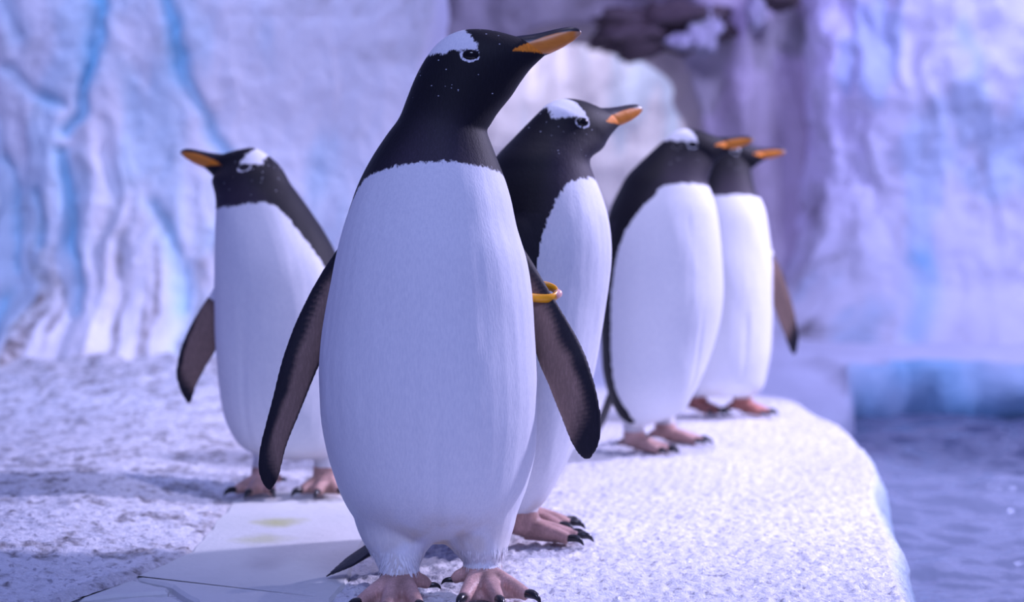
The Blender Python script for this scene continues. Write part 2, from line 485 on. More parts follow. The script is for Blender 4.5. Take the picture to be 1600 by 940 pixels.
# ---- left wall: fluted frozen-waterfall rockwork with cyan cracks
def build_wall_left():
    D = 4.72
    nx, nz = 330, 250
    u = np.linspace(-2.6, -0.27, nx); z = np.linspace(-0.1, 2.3, nz)
    U, Z = np.meshgrid(u, z)
    x = U.ravel(); zz = Z.ravel()
    px = 800 + x / D * F; py = HY - (zz - CZ) / D * F
    pp = np.c_[px, py]
    p3 = np.c_[x, zz, 0 * x]
    warp = x + 0.05 * fbm(np.c_[x * 0.7, zz * 1.4, 0 * x], 2.2, 3, 12)
    flute = 1 - np.abs(fbm(np.c_[warp * 1.0, zz * 0.10, 0 * x], 9.0, 2, 21))
    left = sstep(230, 120, px) * sstep(150, 260, py) + 0.15
    bulge = fbm(p3, 1.3, 2, 2) * 0.10
    depth = bulge + (flute - 0.6) * 0.10 * left + fbm(p3, 5, 3, 40) * 0.010 + fbm(p3, 26, 3, 41) * 0.004
    # spread foot and rounded right end
    depth += 0.30 * sstep(0.42, -0.05, zz) ** 1.5
    cr = [[(160, -60), (163, 20), (150, 105), (128, 175), (108, 205)], [(270, -60), (278, 70), (296, 150), (326, 210), (345, 250)],
          [(240, 320), (262, 360), (285, 430), (292, 480)], [(20, 110), (55, 150), (100, 165)], [(105, 240), (118, 330), (122, 420), (138, 480)],
          [(18, 250), (22, 340), (30, 420)], [(20, 470), (26, 560)], [(60, 300), (70, 380)], [(5, -30), (30, 60)], [(345, 250), (350, 330), (330, 380)]]
    wd = [13, 13, 15, 12, 13, 10, 18, 10, 20, 18]; st = [.8, .7, .5, .4, .6, .4, .5, .4, .4, .4]
    tint = np.zeros(len(x)); groove = np.zeros(len(x))
    for l, w, s in zip(cr, wd, st):
        jit = 8 * fbm(np.c_[px / 60, py / 60, 0 * px], 1.0, 3, 4)
        d = line_d(pp + np.c_[jit, 0 * jit], l)
        tint = np.maximum(tint, s * np.exp(-(d / w) ** 2)); groove = np.maximum(groove, s * np.exp(-(d / (w * 0.8)) ** 2))
    depth -= groove * 0.05
    tint = np.clip(tint * 0.78 + 0.34 * sstep(0.1, 0.9, fbm(np.c_[x * 2, zz * 0.7, 0 * x], 2.4, 3, 77)), 0, 1)
    streak = fbm(np.c_[warp * 2.2, zz * 0.35, 0 * x], 9.0, 3, 91)
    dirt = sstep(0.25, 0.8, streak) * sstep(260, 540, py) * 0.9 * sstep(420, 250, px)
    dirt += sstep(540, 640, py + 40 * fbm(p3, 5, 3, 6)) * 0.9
    dirt += sstep(0.45, 0.95, fbm(p3, 7, 4, 55)) * 0.22
    y = D - depth
    x = x + sstep(-0.9, -0.27, x) * (0.05 * fbm(np.c_[zz, 0 * x, 0 * x], 2.2, 3, 88) - 0.01)
    # rounded end that turns back towards the cave
    P = np.stack([x, y, zz], -1).reshape(nz, nx, 3)
    ext = []
    for k, (dx, dy) in enumerate([(0.02, 0.03), (0.03, 0.10), (0.035, 0.25), (0.03, 0.6), (-0.1, 1.4), (-0.4, 3.6)]):
        e = P[:, -1, :].copy(); e[:, 0] += dx; e[:, 1] += dy
        e[:, 0] += 0.02 * fbm(np.c_[e[:, 1], e[:, 2], 0 * e[:, 0]], 4, 3, 19); ext.append(e)
    PP = np.concatenate([P, np.stack(ext, 1)], axis=1)
    T = np.concatenate([tint.reshape(nz, nx), np.zeros((nz, 6))], 1); Dt = np.concatenate([np.clip(dirt, 0, 1).reshape(nz, nx), np.zeros((nz, 6))], 1)
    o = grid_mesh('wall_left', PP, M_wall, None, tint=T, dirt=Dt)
    tag(o, 'fluted ice rockwork wall with cyan cracks behind the lone penguin', 'wall', kind='structure')


build_wall_left()


# ---- right wall
def build_wall_right():
    D = 7.75
    prof = []          # plan of the wall face, from the cave leg round to the right
    nx, nz = 260, 170
    s = np.linspace(0, 1, nx)
    px_ = np.interp(s, [0, 0.12, 0.2, 0.28, 1.0], [1.86, 1.70, 1.72, 1.95, 5.2])
    py_ = np.interp(s, [0, 0.12, 0.2, 0.28, 1.0], [9.6, 8.7, 8.15, 7.85, 7.3])
    k = np.ones(15) / 15
    px_ = np.convolve(np.pad(px_, 7, 'edge'), k, 'valid'); py_ = np.convolve(np.pad(py_, 7, 'edge'), k, 'valid')
    z = np.linspace(-0.15, 2.6, nz)
    tx = np.gradient(px_); ty = np.gradient(py_); ln = np.hypot(tx, ty); nxv, nyv = ty / ln, -tx / ln
    X = np.tile(px_, (nz, 1)); Y = np.tile(py_, (nz, 1)); Z = np.tile(z[:, None], (1, nx))
    S = np.tile(s * 4.2, (nz, 1))
    p3 = np.c_[S.ravel(), Z.ravel(), 0 * S.ravel()]
    warp = p3[:, 0] + 0.1 * fbm(p3, 2, 3, 4)
    dep = fbm(p3, 1.2, 2, 61) * 0.10 + fbm(p3, 5, 4, 63) * 0.03 + (1 - np.abs(fbm(np.c_[warp, p3[:, 1] * 0.25, 0 * warp], 4, 2, 66))) * 0.06
    dep += 0.35 * sstep(0.32, -0.05, p3[:, 1]) ** 1.6
    dep = dep.reshape(nz, nx)
    X = X + nxv[None] * dep; Y = Y + nyv[None] * dep
    pp = np.c_[800 + X.ravel() / Y.ravel() * F, HY - (Z.ravel() - CZ) / Y.ravel() * F]
    n = fbm(np.c_[p3[:, 0] * 2.2, p3[:, 1] * 0.9, 0 * warp], 2.2, 4, 70)
    tint = 0.32 * sstep(0.2, 0.9, n) + 0.45 * np.exp(-(line_d(pp, [(1440, 410), (1445, 470), (1430, 520)]) / 24) ** 2)
    dirt = sstep(0.35, 0.95, fbm(np.c_[p3[:, 0] * 2, p3[:, 1] * 0.8, 0 * warp], 3.2, 4, 71)) * 0.28
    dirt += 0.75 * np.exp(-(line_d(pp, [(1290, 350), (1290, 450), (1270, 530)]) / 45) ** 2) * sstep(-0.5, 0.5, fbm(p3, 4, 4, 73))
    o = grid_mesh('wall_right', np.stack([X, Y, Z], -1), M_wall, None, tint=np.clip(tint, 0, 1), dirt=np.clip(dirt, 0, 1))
    tag(o, 'pale lavender ice rockwork wall beyond the pool', 'wall', kind='structure')


build_wall_right()


# ---- arch between the two walls
def build_arch():
    D = 8.7
    n = 120
    th = np.linspace(R(-8), R(188), n)
    # opening outline (superellipse), from the right foot over the top to the left foot
    cx, hw = (920 - 800) / F * D, 178 / F * D
    spring = CZ + (HY - 215) / F * D; top = CZ + (HY - 32) / F * D
    e = 2.3
    ox, oz = [], []
    for t in th:
        c, s_ = math.cos(t), math.sin(t)
        if s_ < 0:
            ox.append(cx + hw * (1 if c > 0 else -1)); oz.append(spring + s_ * (spring + 0.25) / math.sin(R(8)))
        else:
            ox.append(cx + hw * math.copysign(abs(c) ** (2 / e), c)); oz.append(spring + (top - spring) * abs(s_) ** (2 / e))
    ox, oz = np.array(ox), np.array(oz)
    ox = ox + 0.05 * fbm(np.c_[oz, ox, 0 * ox], 2, 3, 5)
    rows = []; lay = []
    for k, a in enumerate(np.linspace(0, 1, 60)):
        # outwards from the rim to a big frame
        R_ = 1.8
        dx, dz = ox - cx, oz - 0.6
        ln = np.hypot(dx, dz)
        g = 1 + a * R_ * (0.9 / ln)
        X = cx + dx * g; Z = 0.6 + dz * g
        Z = np.where(oz < 0.3, oz, Z)
        Y = np.full(n, D) - 0.18 * sstep(0, 0.25, np.full(n, a)) + 0.10
        p = np.c_[X, Z, 0 * X]
        Y = Y - fbm(p, 1.6, 4, 31) * 0.16 - (1 - np.abs(fbm(np.c_[X, Z * 0.3, 0 * X], 3.2, 2, 33))) * 0.14 * min(1, a * 5)
        rows.append(np.stack([X, Y, Z], -1))
    inner = []
    for q in (0.9, 0.6, 0.3, 0.12):
        r0 = rows[0].copy(); r0[:, 1] += q; r0[:, 0] += 0.04 * fbm(np.c_[r0[:, 1], r0[:, 2], r0[:, 0]], 3, 3, 6); inner.append(r0)
    P = np.array(inner + rows)
    Q = P.reshape(-1, 3)
    dirt = 0.4 * sstep(0.1, 0.8, fbm(np.c_[Q[:, 0] * 2, Q[:, 2] * 0.5, 0 * Q[:, 0]], 2.0, 3, 44))
    o = grid_mesh('wall_back', P, M_arch, None, tint=np.zeros(len(Q)), dirt=np.clip(dirt, 0, 1))
    global ARCH
    ARCH = o
    tag(o, 'grey brown rockwork arch opening into the bright cave', 'arch', kind='structure')


build_arch()


def build_cave():
    nx, nz = 170, 130
    a = np.linspace(R(-95), R(95), nx); z = np.linspace(-0.2, 3.2, nz)
    A, Z = np.meshgrid(a, z); x = A.ravel(); zz = Z.ravel()
    warp = x * 2.2 + 0.06 * fbm(np.c_[x, zz, 0 * x], 2, 3, 4)
    dr = np.abs(fbm(np.c_[warp, zz * 0.12, 0 * x], 3.4, 2, 8))
    rad = 2.1 - 0.34 * (1 - dr) - 0.03 * fbm(np.c_[x, zz, 0 * x], 3, 4, 5)
    X = 0.45 + np.sin(x) * rad; Y = 9.1 + np.cos(x) * rad
    tint = 0.30 * sstep(0.1, 0.8, fbm(np.c_[x * 5, zz * 0.5, 0 * x], 2, 3, 92))
    dirt = np.zeros(len(x))
    o = grid_mesh('wall_cave', np.stack([X, Y, zz], -1).reshape(nz, nx, 3), M_cave, None, tint=tint, dirt=dirt)
    tag(o, 'bright draped ice at the back of the cave', 'wall', kind='structure')


build_cave()


# ---- far bank beyond the pool and the cave floor
def build_bank():
    fx = np.array([-1.5, 0.2, 0.95, 1.15, 1.22, 1.30, 1.52, 1.8, 2.4, 3.2, 5.5])
    fy = np.array([4.75, 4.75, 4.80, 4.85, 5.05, 5.45, 5.62, 5.6, 5.5, 5.55, 5.2])
    top = np.array([-.10, -.10, -.12, -.11, -.07, 0.0, 0.01, 0.015, -.01, 0.02, 0.0])
    xs = np.linspace(-1.5, 5.5, 340)
    y0 = np.interp(xs, fx, fy) + 0.04 * fbm(np.c_[xs, 0 * xs, 0 * xs], 5, 3, 3); zt = np.interp(xs, fx, top) + 0.03 * fbm(np.c_[xs, 0 * xs, 0 * xs], 4, 3, 9)
    rows = []; tint = []
    for dy, f in ((0.10, -1.2), (0.05, -1.0), (-0.02, -0.7), (-0.03, -0.4), (0.0, -0.15), (0.04, -0.03)):
        zz = zt * (1 + f) + f * 0.27 if False else zt + f * 0.30
        yy = y0 + dy + 0.05 * fbm(np.c_[xs, zz, 0 * xs], 5, 3, 13)
        rows.append(np.stack([xs, yy, zz], -1)); tint.append(np.full(len(xs), 0.85))
    for k, v in enumerate(np.linspace(0, 1, 70)):
        yy = y0 + 0.08 + v ** 1.6 * (11.4 - y0 - 0.08)
        zz = zt + (-0.02 - zt) * sstep(0, 0.35, v) + 0.03 * fbm(np.c_[xs, yy, 0 * xs], 2.0, 4, 22) * sstep(0, 0.1, v)
        rows.append(np.stack([xs, yy, zz], -1)); tint.append(np.full(len(xs), 0.35 * max(0, 1 - v * 8)))
    P = np.array(rows); tint = np.array(tint) * sstep(1.15, 1.4, xs)[None, :]
    tint = tint * (0.75 + 0.35 * fbm(P.reshape(-1, 3), 3.0, 3, 15).reshape(tint.shape))
    o = grid_mesh('floor_bank', P, M_bank, None, tint=tint, dirt=np.zeros(tint.shape))
    tag(o, 'low snowy bank with a blue ice edge across the pool', 'bank', kind='structure')


build_bank()


def build_water():
    xs = np.concatenate([np.linspace(0.1, 2.2, 200), np.linspace(2.22, 6, 80)]); ys = np.concatenate([np.linspace(0.9, 6.0, 380)])
    X, Y = np.meshgrid(xs, ys)
    p = np.c_[X.ravel(), Y.ravel() * 1.8, 0 * X.ravel()]
    z = -0.19 + fbm(p, 3.6, 3, 6) * 0.020 + fbm(p, 14, 2, 8) * 0.003
    o = grid_mesh('pool_water', np.stack([X, Y, z.reshape(X.shape)], -1), M_water)
    tag(o, 'rippled blue violet water of the pool beside the ledge', 'water', kind='structure')


build_water()


# ---- dark broken rock with ice lumps at the crown of the arch
def blob(name, c, r, mat, seed, amp=0.3, scale=3.0, dirt=0.0, tint=0.0, parent=None, seg=40):
    th = np.linspace(0, math.pi, seg); ph = np.linspace(0, 2 * math.pi, seg * 2)
    T, Ph = np.meshgrid(th, ph, indexing='ij')
    n = np.stack([np.sin(T) * np.cos(Ph), np.sin(T) * np.sin(Ph), np.cos(T)], -1)
    q = n.reshape(-1, 3)
    d = 1 + amp * fbm(q + seed * 3.1, scale / 2, 4, seed)
    P = (q * d[:, None] * np.asarray(r) + np.asarray(c)).reshape(n.shape)
    o = grid_mesh(name, P[:, ::-1], mat, parent, dirt=np.full(len(q), dirt), tint=np.full(len(q), tint))
    return o


def build_overhang():
    blob('rock_overhang', W(1035, 45, 8.40), (0.40, 0.22, 0.15), M_over, 3, 0.45, 4, parent=ARCH)
    for i, (px, py, rx, rz) in enumerate([(1100, 45, 0.09, 0.14), (1070, 64, 0.09, 0.045), (1180, 12, 0.05, 0.12)]):
        blob('ice_lump', W(px, py, 8.22), (rx, 0.08, rz), M_arch, 20 + i, 0.35, 4, 0.1, 0.1, parent=ARCH)
    blob('rock_overhang', W(1215, -8, 8.25), (0.13, 0.12, 0.08), M_over, 9, 0.35, 4, parent=ARCH)


build_overhang()

# ------------------------------------------------------------------ penguins
S0 = 1151.0   # px per metre at the front penguin, whose head outline serves as the pattern
HEAD = [(606, 208, 760, 205, .054), (622, 178, 764, 190, .051), (634, 148, 775, 172, .048), (645, 120, 787, 157, .046), (658, 94, 799, 142, .0445),
        (675, 69, 808, 128, .043), (697, 50, 817, 115, .040), (725, 40, 827, 102, .034), (757, 39.5, 838, 91, .026), (785, 45, 849, 81, .0185),
        (804, 50, 858, 74.5, .0125), (822, 51, 866, 69, .008)]
BEAK = [(798, 51, 842, 83, .0165), (812, 49, 857, 77.5, .0150), (828, 47, 868, 72.5, .0132), (845, 44, 878, 67.5, .0118), (862, 40, 886, 62.5, .0100),
        (878, 36.8, 894, 57.5, .0080), (891, 35.4, 900, 52.5, .0058), (901, 37.5, 905.5, 47.5, .0032), (905.5, 41, 907, 44, .0010)]
ORANGE = [(796, 78), (812, 68), (830, 60), (850, 52), (870, 46), (890, 43.5), (906, 43), (912, 52), (900, 58), (884, 66), (866, 74), (858, 77.5), (838, 78.5), (815, 78)]
PATCH = [(668, 83), (656, 76), (684, 40), (722, 28), (724, 41), (735, 52), (743, 66), (748, 78), (736, 77), (722, 79), (707, 78), (692, 82), (680, 80)]


class Head:
    def __init__(s, eye_px, d, yaw=0, pitch=0, m=1, k=1.0):
        s.k = k; s.m = m; s.p = R(pitch); y = R(yaw)
        s.f = np.array((math.cos(y) * m, math.sin(y), 0)); s.lat = np.array((-math.sin(y) * m, math.cos(y), 0))
        s.o = W(*eye_px, d) + 0.042 * k * s.lat

    def to3(s, px, py, w=0.0):
        u = (px - 735) / S0; v = (86 - py) / S0; c, n = math.cos(s.p), math.sin(s.p)
        return s.o + s.k * ((u * c - v * n) * s.f + (u * n + v * c) * np.array((0, 0, 1.0)) + w * s.lat)

    def inv(s, P):
        q = (P - s.o) / s.k; a = q @ s.f; z = q[:, 2]; w = q @ s.lat; c, n = math.cos(s.p), math.sin(s.p)
        return np.c_[735 + (a * c + z * n) * S0, 86 - (-a * n + z * c) * S0, w]

    def rows(s, table):
        return [np.r_[s.to3(a, b), s.to3(c, e), w * s.k, w * s.k] for a, b, c, e, w in table]


def toes(ankle, heading, ln=0.092, spread=24, k=1.0, flat=False):
    """returns (chains, claws) for one webbed foot; ankle = ground point below the shank"""
    out = []
    for a, l, in ((-spread, 0.90), (0, 1.0), (spread, 0.92)):
        h = R(heading + a); d = np.array((math.sin(h), -math.cos(h), 0)); L = ln * l * k
        pts = [ankle + np.array((0, 0, 0.026 * k)) - d * 0.004, ankle + d * L * 0.38 + np.array((0, 0, 0.021 * k)),
               ankle + d * L * 0.7 + np.array((0, 0, 0.016 * k)), ankle + d * L + np.array((0, 0, 0.010 * k))]
        out.append((pts, d))
    return out


SKIN = np.array((0.60, 0.36, 0.30))


def penguin(label, root, body_rows, head, flippers, legs, facing, white, tail, voxel=0.003, extra=None, stain_z=0.14, claw_detail=True, skin=SKIN, smooth=6, head0=5, fringe=0):
    """root: base point.  body_rows: (pxL,pyL,pxR,pyR,front,back,distance).  white: dict of plumage borders."""
    root = np.asarray(root, float)
    E = empty('penguin', root)
    tag(E, label, 'penguin', 'gentoo penguins standing on the snow ledge')
    mb = MB()
    rows = [np.r_[W(a, b, d), W(c, e, d), wf, wb] for a, b, c, e, wf, wb, d in body_rows]
    full = [np.r_[r, (0.0, 1.0, 0.0)] for r in rows]
    for r in head.rows(HEAD)[head0:]:
        r = np.r_[r, head.lat]
        if head.m < 0: r = np.r_[r[3:6], r[0:3], r[6:]]
        full.append(r)
    mb.loft(full, None, 40, 5)
    rr = catmull(rows, 4)
    # flippers: (outer edge, inner edge) pairs with distance and thickness
    fl = []
    for f in flippers:
        fr = [np.r_[W(a, b, d), W(c, e, d2), th, th] for a, b, c, e, d, d2, th in f['rows']]
        mid = fr[len(fr) // 2]; ac = mid[3:6] - mid[:3]; al = fr[-1][:3] - fr[0][:3]
        nrm = np.cross(ac, al); nrm /= np.linalg.norm(nrm)
        if nrm[1] < 0: nrm = -nrm
        fl.append((catmull(fr, 6), nrm)); mb.loft(fr, nrm, 20, 6)
    skin_chains = []; claws = []
    for lg in legs:
        an = np.asarray(lg['ankle'], float); k = lg.get('k', 1.0)
        th = [np.r_[W(a, b, d), W(c, e, d), w1, w2] for a, b, c, e, w1, w2, d in lg['thigh']] if 'thigh' in lg else None
        if th: mb.loft(th, (0, 1, 0), 24, 4)
        hip = np.asarray(lg['hip'], float)
        sh = [hip, hip * 0.45 + (an + (0, 0, .03)) * 0.55, an + np.array((0, 0, 0.028 * k)), an + np.array((0, 0, 0.012 * k))]
        mb.tube(sh, [0.026 * k, 0.0235 * k, 0.026 * k, 0.020 * k], 18); skin_chains.append((sh, 0.03 * k))
        tt = toes(an, lg['heading'], lg.get('len', 0.092), lg.get('spread', 24), k)
        for pts, d in tt:
            mb.tube(pts, [0.017 * k, 0.0135 * k, 0.011 * k, 0.0085 * k], 12); skin_chains.append((pts, 0.02 * k))
            claws.append((pts[-1], d, k))
        # webs between the toes
        for (p, d), (q, d2) in ((tt[0], tt[1]), (tt[1], tt[2])):
            v = []
            a0, a1, b1 = np.asarray(p[0]) * 0.5 + np.asarray(q[0]) * 0.5, np.asarray(p[3]) * .88 + np.asarray(p[0]) * .12, np.asarray(q[3]) * .88 + np.asarray(q[0]) * .12
            m_ = (a1 + b1) / 2 * 0.84 + a0 * 0.16
            for h in (0.003, 0.011):
                for pt, hz in ((a0, 0.008), (a1, 0), (m_, -0.001), (b1, 0)):
                    v.append((pt[0], pt[1], root[2] + (h + (hz if h > 0.005 else 0)) * k))
            mb.add(v, [(0, 1, 2, 3)[::-1], (4, 5, 6, 7), (0, 1, 5, 4), (1, 2, 6, 5), (2, 3, 7, 6), (3, 0, 4, 7)])
            skin_chains.append(([a0, m_], 0.035 * k))
        # hind toe
        hd = R(lg['heading'] + lg.get('hind', 150)); d = np.array((math.sin(hd), -math.cos(hd), 0))
        hp = [an + np.array((0, 0, 0.024)) * k + d * 0.012 * k, an + np.array((0, 0, 0.022)) * k + d * 0.030 * k, an + np.array((0, 0, 0.015)) * k + d * 0.040 * k]
        mb.tube(hp, [0.010 * k, 0.0095 * k, 0.006 * k], 10); skin_chains.append((hp, 0.014 * k)); claws.append((hp[-1], d, k * 0.6))
    # one continuous skin
    V = np.array(mb.v) - root
    tmp = mesh_obj('body', V, mb.f, None)
    md = tmp.modifiers.new('r', 'REMESH'); md.mode = 'VOXEL'; md.voxel_size = voxel; md.use_smooth_shade = True
    ms = tmp.modifiers.new('s', 'SMOOTH'); ms.factor = 0.5; ms.iterations = smooth
    bpy.context.view_layer.update()
    dg = bpy.context.evaluated_depsgraph_get()
    me = bpy.data.meshes.new_from_object(tmp.evaluated_get(dg))
    bpy.data.objects.remove(tmp)
    me.name = 'body'; body = bpy.data.objects.new('body', me); COL.objects.link(body); body.parent = E
    me.materials.clear(); me.materials.append(M_plum)
    me.polygons.foreach_set('use_smooth', [True] * len(me.polygons))
    P = coords(me) + root; n = len(P)
    nm = np.empty(n * 3, dtype=np.float32); me.vertices.foreach_get('normal', nm); nm = nm.reshape(-1, 3).astype(float)
    zz_ = P[:, 2] - root[2]; sel = sstep(0.06, 0.14, zz_) * sstep(0.60, 0.50, zz_)
    ctr = np.exp(-((np.degrees(np.arctan2(P[:, 0] - root[0], -(P[:, 1] - root[1]))) - facing) / 4.0) ** 2) * sstep(0.36, 0.22, zz_)
    dsp = 0.0016 * fbm(P * [1, 1, 0.35] + root, 16, 3, 3) * sel + 0.003 * fbm(P + root, 6, 2, 13) * sel - 0.0022 * ctr * sel
    P = P + nm * dsp[:, None]
    me.vertices.foreach_set('co', (P - root).astype(np.float32).ravel()); me.update()
    # --- plumage
    zc = (rr[:, 2] + rr[:, 5]) / 2; order = np.argsort(zc)
    ax = np.interp(P[:, 2], zc[order], ((rr[:, 0] + rr[:, 3]) / 2)[order]); ay = np.interp(P[:, 2], zc[order], rr[order, 1])
    hwid = np.interp(P[:, 2], zc[order], (np.abs(rr[:, 3] - rr[:, 0]) / 2)[order])
    phi = np.degrees(np.arctan2((P[:, 0] - ax) / np.maximum(hwid, .02), -(P[:, 1] - ay) / 0.11)) - facing
    phi = (phi + 180) % 360 - 180
    zr = P[:, 2] - root[2]
    half = np.interp(zr, white['z'], white['a'])
    if 'a2' in white: half = np.where(phi > 0, np.interp(zr, white['z'], white['a2']), half)
    sd_a = (half - np.abs(phi)) * math.pi / 180 * np.maximum(hwid, .04)
    ph = phi / 90.0
    zcol = white['collar'] + white.get('tilt', 0) * ph - white.get('drop', .03) * ph ** 2
    q1 = np.clip(sd_a, -.2, .2); q2 = np.clip(zcol - zr, -.2, .2); kk = 0.011
    sd = -kk * np.log(np.exp(-q1 / kk) + np.exp(-q2 / kk)) + kk * 0.3
    hc = head.inv(P); inhead = (zr > white['collar'] - 0.01)
    hs = 1 / S0 * head.k
    patch = np.where(inhead, np.minimum(poly_sd(hc[:, :2], PATCH), hc[:, 0] - white.get('patch', 600)) * hs, -1)
    ex = np.hypot((hc[:, 0] - 735) / 15.4, (hc[:, 1] - 86) / 10.8); side = np.abs(hc[:, 2]) > 0.02
    ring_o = (1 - ex) * 0.011; ring_i = (np.hypot((hc[:, 0] - 735) / 12.8, (hc[:, 1] - 85.5) / 8.4) - 1) * 0.008
    ring = np.where(inhead & side, np.minimum(ring_o, ring_i) * 3, -1)
    patch = np.where(side & (ex < 1.0), np.minimum(patch, ring_i * 2), patch)
    sd = np.where(inhead, np.maximum(np.maximum(patch, ring), np.where(zr < white['collar'] + 0.03, sd, -1)), sd)
    dark = np.tile(np.array((0.0055, 0.005, 0.009)), (n, 1))
    neck = sstep(white['collar'] + 0.10, white['collar'] - 0.0, zr) * sstep(75, 30, np.abs(phi))
    dark = dark + neck[:, None] * np.array((0.026, 0.019, 0.030))
    og = poly_sd(hc[:, :2], ORANGE)
    dark = np.where(((og > 0) & inhead & (hc[:, 0] > 780))[:, None], np.array((0.70, 0.21, 0.015)), dark)
    light = np.tile(np.array((0.80, 0.81, 0.84)), (n, 1))
    st = sstep(stain_z, 0.035, zr) * (0.35 + 0.65 * np.exp(-(phi / 40) ** 2)) * sstep(-0.7, 0.5, fbm(P, 22, 4, 4)) * white.get('stain', 0.55)
    light = light + np.clip(st, 0, 1)[:, None] * (np.array((0.60, 0.48, 0.34)) - light)
    skinm = np.zeros(n)
    # --- flippers
    fm = np.zeros(n, bool)
    for (fr, nrm), f in zip(fl, flippers):
        C = (fr[:, :3] + fr[:, 3:6]) / 2; Hh = (fr[:, 3:6] - fr[:, :3]) / 2; hl = np.linalg.norm(Hh, axis=1)
        best = np.full(n, 1e9); bi = np.zeros(n, int)
        for i in range(len(C)):
            d = np.linalg.norm(P - C[i], axis=1)
            q = d < best; best[q] = d[q]; bi[q] = i
        u = ((P - C[bi]) * Hh[bi]).sum(1) / np.maximum(hl[bi], 1e-4) ** 2
        w = ((P - C[bi]) * nrm).sum(1); v = bi / (len(C) - 1.0)
        al = np.abs(((P - C[bi]) * np.cross(nrm, Hh[bi] / np.maximum(hl[bi], 1e-4)[:, None])).sum(1))
        tq = fr[bi, 6]
        near = (np.abs(u) < 1.15) & (np.abs(w) < tq + 0.006) & (al < 0.03) & (v > f.get('v0', 0.12))
        front = w < 0.0
        e0 = f.get('lead', 0.35)
        brown = sstep(-1 + e0 * 0.9, -1 + e0 * 2.0, u + 0.12 * fbm(P, 30, 2, 8)) * sstep(0.98, 0.80, u) * sstep(f.get('tip', 0.86), f.get('tip', 0.86) - 0.16, v + 0.12 * (u < 2) * np.clip(-u, -1, 1)) * sstep(0.05, 0.22, v)
        brown = brown * front
        col = np.array((0.012, 0.011, 0.018)) + brown[:, None] * (np.array(f.get('col', (0.20, 0.135, 0.115))))
        dark = np.where(near[:, None], col, dark); sd = np.where(near, -0.02, sd); fm |= near
    # --- bare feet
    for pts, rad in skin_chains:
        p = np.asarray(pts, float)
        d = np.full(n, 1e9)
        for a, b in zip(p[:-1], p[1:]):
            ab = b - a; t = np.clip(((P - a) @ ab) / (ab @ ab + 1e-12), 0, 1); d = np.minimum(d, np.linalg.norm(P - a - t[:, None] * ab, axis=1))
        hem = white.get('hem', 0.062)
        m_ = (d < rad) & (zr < hem) & ~fm
        skinm[m_] = 1.0
    for pts, rad in [c for c in skin_chains if len(c[0]) == 4]:
        p = np.asarray(pts, float); dh = np.hypot(P[:, 0] - p[:, 0].mean(), P[:, 1] - p[:, 1].mean())
        q = (dh < 0.04) & (zr >= white.get('hem', .062)) & (zr < white.get('hem', .062) + 0.04) & ~fm & (white.get('shank', 1) > 0)
        sd = np.where(q, np.maximum(sd, 0.012), sd)
    var = 0.82 + 0.3 * fbm(P, 35, 3, 9)
    dark = np.where((skinm > 0.5)[:, None], np.asarray(skin) * var[:, None], dark)
    sd = np.where(skinm > 0.5, np.minimum(sd, -0.02 + 0 * sd), sd)
    hem = white.get('hem', 0.062)
    sd = np.where((skinm > 0.5), -(hem - zr) * 1.0, sd)
    attr_f(me, 'white_edge', sd); attr_c(me, 'dark_col', np.clip(dark, 0, 1)); attr_c(me, 'light_col', np.clip(light, 0, 1)); attr_f(me, 'skin', skinm)
    spk = inhead * sstep(640, 660, hc[:, 0]) * (hc[:, 0] < 790) * (hc[:, 1] < 150) * (hc[:, 1] > 35)
    attr_f(me, 'speck', spk * 0.9)
    # --- beak
    bb = MB(); bb.loft([r for r in head.rows(BEAK)], head.lat, 24, 5)
    bv = np.array(bb.v)
    bo = mesh_obj('beak', bv - root, bb.f, M_beak, E); bo['label'] = 'orange beak with a black ridge'
    bc = head.inv(bv); attr_f(bo.data, 'orange', poly_sd(bc[:, :2], ORANGE) * hs); attr_f(bo.data, 'tip', sstep(893, 904, bc[:, 0]) * 0.7)
    # --- eyes
    for s in (-1, 1):
        eb = MB(); c = head.to3(735.5, 85.5, s * 0.0395)
        rg = []
        for t in np.linspace(0.02, math.pi - 0.02, 12):
            rg.append([c + head.k * (0.0112 * math.sin(t) * math.cos(a) * head.f + 0.0074 * math.sin(t) * math.sin(a) * np.array((0, 0, 1)) + 0.0062 * math.cos(t) * head.lat) for a in np.linspace(0, 2 * math.pi, 20, endpoint=False)])
        eb.rings(rg); mesh_obj('eye', np.array(eb.v) - root, eb.f, M_eye, E)
    # --- claws
    for p, d, k in claws:
        cb = MB(); p = np.asarray(p)
        cb.tube([p - d * 0.006 * k + (0, 0, 0.001), p + d * 0.008 * k + (0, 0, 0.003 * k), p + d * 0.018 * k + (0, 0, 0.0005), p + d * 0.025 * k - (0, 0, 0.007 * k)],
                [0.0055 * k, 0.006 * k, 0.0042 * k, 0.0008 * k], 10, 3)
        mesh_obj('claw', np.array(cb.v) - root, cb.f, M_claw, E)
    # --- tail: a stiff fan of narrow feathers
    if tail:
        a, b = np.asarray(tail[0], float), np.asarray(tail[1], float); ax_ = b - a; L = np.linalg.norm(ax_); ax_ = ax_ / L
        sd_ = np.cross(ax_, (0, 0, 1)); sd_ /= np.linalg.norm(sd_); up = np.cross(sd_, ax_)
        tb = MB()
        for j in range(-4, 5):
            d = ax_ * math.cos(j * 0.03) + sd_ * math.sin(j * 0.03); l = L * (1 - 0.085 * abs(j))
            rws = [np.r_[a + sd_ * j * 0.004 - sd_ * w_ + d * l * t, a + sd_ * j * 0.004 + sd_ * w_ + d * l * t, h_, h_] for t, w_, h_ in
                   ((-0.25, .008, .006), (0.1, .009, .005), (0.5, .008, .003), (0.85, .005, .0018), (1.0, .001, .0008))]
            tb.loft(rws, up, 8, 2)
        mesh_obj('tail', np.array(tb.v) - root, tb.f, M_tail, E)
